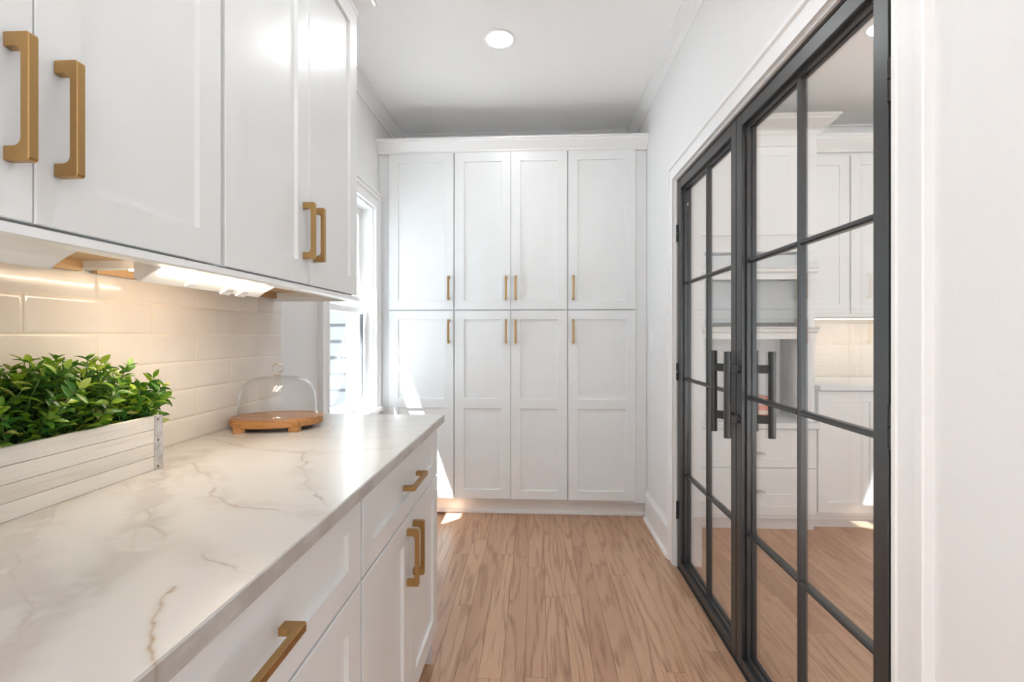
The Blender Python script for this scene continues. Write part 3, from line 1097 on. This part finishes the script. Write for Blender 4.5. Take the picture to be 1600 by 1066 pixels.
mb.box(XL + .001, .7285, YP + .025, YFAR - .01, 2.5172, 2.523)
tag(mb.build('cabinet_crown', 'trim_paint', merge=False), 'white crown moulding running across the pantry top', 'crown moulding')

# ------------------------------------------------------------------ ceiling lamps, one in view and the rest added for brightness
def ceiling_light(lab, x, y):
    t = thing('ceiling_light', lab, 'light', (x, y, CEIL), 0, 'recessed ceiling lights')
    MB().lathe([(.068, -.0005), (.068, -.006), (.072, -.008), (.080, -.006), (.083, -.002), (.083, -.0002), (.068, -.0002)], seg=48).build('trim_ring', 'plastic_white', t, smooth=50)
    MB().lathe([(.0001, -.0045), (.0679, -.0045), (.0679, -.001), (.0001, -.001)], seg=40).build('lens', 'lamp_lens', t)


ceiling_light('round recessed ceiling light in front of the pantry', -.19, 2.44)
ceiling_light('unseen recessed ceiling light added over the planter end of the counter', -.19, .9)  # this and the next are out of view, added to brighten the passage
ceiling_light('unseen recessed ceiling light added behind the camera by the added picture window', -.19, -.7)
ceiling_light('unseen recessed kitchen ceiling light added in front of the dresser', 1.9, 1.6)  # this and the next are out of view, added to brighten the kitchen
ceiling_light('unseen recessed kitchen ceiling light added toward the far right wall', 3.1, 1.2)

# ------------------------------------------------------------------ light switch on the right wall
t = thing('light_switch', 'white wall switch between the pantry and the glass doors', 'switch', (XR, 3.02, 1.16))
box(-.005, 0, -.036, .036, -.058, .058).build('plate', 'plastic_white', t, bevel=.0015)
box(-.009, -.005, -.016, .016, -.033, .033).build('rocker', 'plastic_white', t, bevel=.001)

# ------------------------------------------------------------------ planter box
PX, PY0, PY1 = -.8385, .50, 1.022
pl = thing('planter_box', 'long whitewashed wooden planter box on the counter', 'planter', (PX, PY1, CT_Z))
ph, sh, pd, th = .118, .0288, .135, .012
ln = PY1 - PY0
for k in range(4):
    z0 = k * (sh + .0008)
    zt = z0 + sh
    for x0, x1 in ((-th, 0), (-pd, -pd + th)):
        box(x0, x1, -ln, -.001, z0 + .0005, zt + .0004).build('slat', 'whitewash', pl, bevel=.0006)
    for y0, y1 in ((-ln + .0005, -ln + th), (-th - .001, -.0015)):
        box(-pd + th, -th, y0, y1, z0 + .0005, zt + .0004).build('slat', 'whitewash', pl, bevel=.0006)
box(-pd + th, -th, -ln + th, -th - .001, .004, .010).build('bottom', 'whitewash', pl)
for x0, sg in ((0, 1), (-pd, -1)):
    for y0 in (-.0225, -ln):
        b0 = box(min(x0, x0 + sg * .0014), max(x0, x0 + sg * .0014), y0, y0 + .0222, .001, ph).build('corner_strap', 'galvanised', pl)
        if sg == 1:
            for z in (.006, .064, .110):
                MB().lathe([(.0001, .0016), (.0016, .0014), (.0026, .0006), (.0029, 0)], seg=12).build('rivet', 'rivet_metal', b0, loc=(.0014, y0 + .0085, z), smooth=True).rotation_euler = (0, PI / 2, 0)

# ------------------------------------------------------------------ artificial greenery
pt = thing('leafy_plant', 'dense green leafy foliage growing out of the white planter', 'plant', (PX - .067, (PY0 + PY1) / 2, CT_Z + .012))
po = Vector(pt.location)
box(-.052, .052, -ln / 2 + .016, ln / 2 - .016, -.001, .082).build('filler', 'foam_dark', pt)


def leaf_geo(Lf, Wf, fold, curl, rs):
    """pointed leaf along +x, folded on its midrib"""
    us = [0, .12, .3, .52, .74, .9, 1.0]
    ws = [.04, .45, .9, 1.0, .7, .34, 0]
    v, f = [], []
    for u, w_ in zip(us, ws):
        zc = -curl * u * u * Lf
        v += [(u * Lf, -w_ * Wf / 2, zc + fold * w_ * Wf / 2), (u * Lf, 0, zc), (u * Lf, w_ * Wf / 2, zc + fold * w_ * Wf / 2)]
    for k in range(len(us) - 1):
        a_ = 3 * k
        f += [(a_, a_ + 3, a_ + 4, a_ + 1), (a_ + 1, a_ + 4, a_ + 5, a_ + 2)]
    return v, f


def leaf_mesh_from(v, f, tones, name):
    me_ = bpy.data.meshes.new(name)
    me_.from_pydata(v, [], f)
    ca_ = me_.color_attributes.new('tone', 'FLOAT_COLOR', 'POINT')
    for i, t_ in enumerate(tones):
        ca_.data[i].color = (t_, t_, t_, 1)
    for p in me_.polygons:
        p.use_smooth = True
    me_.materials.append(MATS['leaf_green'])
    return me_


LEAFS = []
for k in range(8):
    v, f = leaf_geo(rng.uniform(.024, .032), rng.uniform(.0115, .0155), rng.uniform(.25, .6), rng.uniform(-.05, .35), rng)
    LEAFS.append((v, f, leaf_mesh_from(v, f, [0.0] * len(v), 'leaf')))
cand = []
stems = MB()
rl_ = random.Random(5)
camp = Vector((0, 0, H))
nst = 250
for s_ in range(nst):
    yy = PY0 + .02 + (PY1 - PY0 - .03) * ((s_ + rl_.random()) / nst)
    xx = PX - .012 - rl_.random() * .11
    root = Vector((xx, yy, CT_Z + .075))
    lean_x = (xx - (PX - .067)) / .055
    lean_y = max(0, (yy - (PY1 - .14)) / .14)
    d = Vector((lean_x * .32 + rl_.uniform(-.35, .35), rl_.uniform(-.4, .4) + lean_y * 1.25 * rl_.random() ** .7, 1.0)).normalized()
    if xx < PX - .09:
        d.x = abs(d.x) * .3
        d.normalize()
    Ls = rl_.uniform(.085, .175) * (1 - .30 * lean_y)
    p = root.copy()
    step = .0135
    n_ = int(Ls / step)
    side0 = rl_.uniform(0, PI)
    prev = p.copy()
    for k in range(n_ + 1):
        d = (d + Vector((rl_.uniform(-.12, .12), rl_.uniform(-.12, .12), rl_.uniform(-.05, .06) - .015))).normalized()
        q = p + d * step
        if q.z > CT_Z + .270:
            break
        if q.x > PX - .018 and q.z < CT_Z + ph + .012 and q.y < PY1 + .01:
            d.x = -abs(d.x)
            q = p + d * step
        if q.x < XT + .012:
            d.x = abs(d.x)
            q = p + d * step
        stems.cyl(p, q, .0011, .0009, seg=5, caps=False)
        p = q
        if k < 1:
            continue
        ang = side0 + k * 1.45
        nl = 2 if k < n_ else 3
        for j in range(nl):
            a_ = ang + j * (2 * PI / nl) + rl_.uniform(-.3, .3)
            ref = d.orthogonal().normalized()
            out_d = Matrix.Rotation(a_, 3, d) @ ref
            el = rl_.uniform(.25, .8) if k < n_ else rl_.uniform(.7, 1.3)
            ld = (out_d + d * el).normalized()
            if p.x + ld.x * .03 < XT + .004:
                ld.x = abs(ld.x)
            up = (d - ld * d.dot(ld))
            up = up.normalized() if up.length > 1e-4 else Vector((0, 0, 1))
            yv = up.cross(ld).normalized()
            M = Matrix((ld, yv, up)).transposed().to_4x4()
            sc = rl_.uniform(.75, 1.15) * (.8 if k == n_ else 1)
            tip = p + ld * .03 * sc
            if tip.z < CT_Z + ph and PX - pd < tip.x < PX + .004 and tip.y < PY1 and tip.z < CT_Z + .09:
                continue
            if tip.x > PX - .014 and tip.z < CT_Z + ph + .004 and tip.y < PY1 + .01:
                continue
            cand.append((p.copy(), M, sc, rl_.randrange(8)))


def score(c):
    p = c[0]
    return (p.x - PX) * 3.0 + (p.z - CT_Z) * 2.2 + (p.y - PY0) * .25 - (0 if p.y > .66 else 3)


cand.sort(key=score, reverse=True)
for p, M, sc, k in cand[:295]:
    o = inst('leaf', LEAFS[k][2], pt)
    M2 = M.copy()
    M2.translation = p - po
    o.matrix_local = M2 @ Matrix.Scale(sc, 4)
V_, F_, T_ = [], [], []
for p, M, sc, k in cand[295:]:
    v, f, _ = LEAFS[k]
    o_ = len(V_)
    tt = rl_.random()
    for q in v:
        w_ = M @ (Vector(q) * sc) + p - po
        V_.append(tuple(w_))
        T_.append(tt)
    F_ += [tuple(i + o_ for i in q) for q in f]
o = bpy.data.objects.new('leaves', leaf_mesh_from(V_, F_, T_, 'leaves'))
COL.objects.link(o)
o.parent = pt
o['kind'] = 'stuff'
stems.v = [(a_ - po.x, b_ - po.y, c_ - po.z) for a_, b_, c_ in stems.v]
so = stems.build('stems', 'stem_green', pt, merge=False)
so['kind'] = 'stuff'

# ------------------------------------------------------------------ cake board and dome
BCX, BCY, BR = -.828, 1.478, math.radians(14)
cb = thing('cake_board', 'oval brown wooden serving board on feet beside the backsplash', 'board', (BCX, BCY, CT_Z), BR)
MB().lathe([(.0001, .0135), (.134, .0135), (.138, .0165), (.138, .0360), (.1355, .0390), (.128, .0390), (.126, .0372), (.0001, .0372)], seg=72, sx=1.0, sy=.72).build('board', 'board_wood', cb, smooth=35)
for x_, y_, a_ in ((.070, -.078, -.25), (-.090, -.070, .3), (.070, .078, .25), (-.090, .070, -.3)):
    f_ = box(-.016, .016, -.011, .011, 0, .0300).build('foot', 'board_wood', cb, loc=(x_, y_, 0), bevel=.001)
    f_.rotation_euler = (0, 0, a_)
dm = thing('glass_dome', 'clear oval glass cloche with a metal ring on the wooden board', 'cloche', (BCX, BCY, CT_Z + .0375), BR)
outer = [(.1215, .0), (.1225, .004), (.1195, .007), (.1165, .011), (.1160, .030), (.1150, .058), (.1105, .082), (.1010, .101), (.0860, .1155), (.064, .1235), (.036, .1268), (.012, .1275), (.0001, .1275)]
inner = [(r_ - .0026 if r_ > .01 else r_, z - (.0026 if z > .06 else 0)) for r_, z in outer]
MB().lathe(outer, seg=72, sx=1.0, sy=.70).lathe(inner[::-1], seg=72, sx=1.0, sy=.70).build('dome', 'dome_glass', dm, smooth=60)
mb = MB().lathe([(.0001, .1315), (.008, .1305), (.0095, .128), (.0001, .1278)], seg=20).lathe([(.0001, .1160), (.003, .1165), (.0035, .1195), (.002, .1245), (.0001, .1245)], seg=14)
mb.cyl((0, 0, .131), (0, 0, .136), .0032, seg=12)
mb.build('ferrule', 'nickel', dm, smooth=40)
MB().torus((0, 0, .1515), .0155, .0021, 'y').build('ring', 'nickel', dm, smooth=True)

# ------------------------------------------------------------------ kitchen beyond the glass doors
KY = 3.0
# low drawer dresser with hutch
hu = thing('kitchen_dresser', 'white built-in dresser with cornices and drawers seen through the glass doors', 'dresser', (.98, KY, 0))
HX = 1.7236 - .98
DB = YFAR - KY - .003
MB().box(0, HX, .02, DB, .07, .632).box(.0, HX, .04, DB, 0, .07).build('body', 'cabinet_paint', hu, merge=False)
for z0, z1, hz in ((.392, .628, .475), (.10, .388, .239)):
    d = front(hu, 'drawer', .004, HX - .004, z0, z1, rl=.05, st=.06)
    cupc = HX * .53
    mbc = MB()
    vs_, fs_ = [], []
    for i in range(9):
        a_ = PI * i / 8
        vs_ += [(cupc - .042 * math.cos(a_), 0, hz - .004 + .020 * math.sin(a_)), (cupc - .034 * math.cos(a_), -.020, hz - .004 + .008 * math.sin(a_))]
    for i in range(8):
        fs_.append((2 * i, 2 * i + 2, 2 * i + 3, 2 * i + 1))
    mbc.add(vs_, fs_)
    mbc.build('cup_pull', 'nickel', d, smooth=True)
mb = MB().prism([(-.028, .636), (-.034, .645), (-.034, .664), (-.028, .673), (DB, .673), (DB, .636)], 'x', -.01, HX)
mb.build('ledge', 'niche_paint', hu)
for x0, x1 in ((.0, .075), (HX - .075, HX)):
    p_ = box(x0, x1, .03, .11, .673, 1.73).build('pilaster', 'cabinet_paint', hu)
    for k in range(3):
        xc = x0 + .018 + k * .0195
        box(xc - .005, xc + .005, .026, .030, .72, 1.20).build('reed', 'cabinet_paint', p_)
    for z in (1.235, 1.64):
        mbc = MB()
        mbc.prism([(.030, z - .02), (-.004, z + .012), (-.010, z + .026), (.030, z + .03)], 'x', x0 + .012, x1 - .012)
        mbc.build('corbel', 'cabinet_paint', p_)
mb = MB().box(.075, HX - .075, .30, .32, .673, 1.73).box(0, .02, .11, DB, .673, 1.73).box(HX - .02, HX, .11, DB, .673, 1.73)
mb.build('back_panel', 'niche_paint', hu, merge=False)
for z in (1.262, 1.632):
    mb = MB().prism([(.01, z - .075), (.01, z - .04), (-.012, z - .03), (-.016, z - .014), (-.028, z - .006), (-.030, z), (DB - .02, z), (DB - .02, z - .02), (.04, z - .02), (.04, z - .075)], 'x', .0, HX)
    mb.build('cornice', 'cabinet_paint', hu)
box(.075, HX - .075, .10, .12, 1.29, 1.555).build('oven_front', 'oven_glass', hu)
box(.075, HX - .075, .09, .12, 1.645, 1.72).build('grey_panel', 'niche_paint', hu)
box(0, HX, .02, DB, 1.7305, 2.4445).build('upper_box', 'cabinet_paint', hu)
front(hu, 'upper_panel', .004, HX - .004, 1.83, 2.443, st=.064, rl=.068)
# outward is left of travel; dresser crown turns the right-hand corner
mb = MB().sweep([(.0, .02), (HX, .02), (HX, .22)][::-1], [(o_ * 1.35, z_ + .03) for o_, z_ in ccp][::-1])
mb.v = [(a_ + .98, b_ + KY, c_) for a_, b_, c_ in mb.v]
tag(mb.build('cabinet_crown', 'cabinet_paint'), 'white crown moulding on the kitchen dresser beyond the glass doors', 'crown moulding')

# books in the dresser niche
zz = .673
for k, (cm, hgt) in enumerate((('book_red', .03), ('book_cream', .022), ('book_red', .034), ('book_cream', .02), ('book_red', .028))):
    lab = ['lowest', 'second', 'middle', 'fourth', 'topmost'][k]
    colr = 'red' if 'red' in cm else 'cream'
    b0 = thing('book', f'{lab} book of the stack in the dresser niche, {colr} cover', 'book', (1.42, KY + .20, zz), rng.uniform(-.06, .06), 'books stacked in the dresser niche')
    MB().box(-.11, .11, -.08, -.078, .0005, hgt).box(-.11, .11, -.078, .08, .0005, .003).box(-.11, .11, -.078, .08, hgt - .0025, hgt).build('cover', cm, b0, merge=False)
    box(-.107, .107, -.0775, .078, .0032, hgt - .0027).build('pages', 'book_cream', b0)
    zz += hgt + .0005

# base and wall cabinets to the right of it
kx = 1.7246
KW = .76
kc = thing('base_cabinet', 'white kitchen base cabinet beyond the glass doors, right of the dresser', 'cabinet', (kx, KY, 0))
MB().box(0, KW * 2, .021, DB, .10, .872).box(0, KW * 2, .09, DB, 0, .10).build('body', 'cabinet_paint', kc, merge=False)
for i in range(4):
    x0, x1 = i * KW / 2 + .004, (i + 1) * KW / 2 - .004
    front(kc, 'door', x0, x1, .12, .866)
tag(box(kx + .0005, kx + 2 * KW, KY - .03, YFAR - .012, .873, .905).build('kitchen_counter', 'niche_paint', bevel=.003), 'grey stone counter in the kitchen under the lit backsplash', 'countertop')
kw_ = thing('wall_cabinet', 'white kitchen wall cabinet above the lit backsplash beyond the glass doors', 'cabinet', (kx, 3.29, UZ0))
box(0, KW * 2, .021, YFAR - 3.29 - .003, -.02, 1.08).build('body', 'cabinet_paint', kw_)
for i in range(4):
    x0, x1 = i * KW / 2 + .004, (i + 1) * KW / 2 - .004
    front(kw_, 'door', x0, x1, 0, 1.06)
mb = MB().sweep([(0, .02), (KW * 2, .02)][::-1], [(o_, z_ - UZ0 + .03) for o_, z_ in ccp][::-1])
mb.build('crown', 'cabinet_paint', kw_)
ks = struct('wall_kitchen_backsplash', box(kx, kx + 2 * KW, YFAR - .010, YFAR - .001, .9055, UZ0 - .0205), 'grout')
KT = {}
for r_ in range(6):
    z0 = .9055 + r_ * PZ + g / 2
    z1 = min(z0 + PZ - g, UZ0 - .021)
    if z1 - z0 < .02:
        continue
    x0 = kx - (PY / 2 if r_ % 2 else 0)
    while x0 < kx + 2 * KW - .01:
        a, b = max(x0, kx) + g / 2, min(x0 + PY, kx + 2 * KW) - g / 2
        key = (round(b - a, 4), round(z1 - z0, 4))
        if key not in KT:
            KT[key] = tile_mesh(b - a, z1 - z0)
        inst('tile', KT[key], ks, ((a + b) / 2, YFAR - .0125, (z0 + z1) / 2), (0, 0, -PI / 2))
        x0 += PY
kl = thing('undercabinet_light', 'warm light bar under the kitchen wall cabinet beyond the glass doors', 'light', (kx + KW, 3.42, UZ0 - .021))
box(-KW + .05, KW - .05, -.03, .03, -.012, -.0005).build('housing', 'plastic_white', kl)
box(-KW + .06, KW - .06, -.022, .022, -.015, -.012).build('lens', 'kitchen_led', kl)
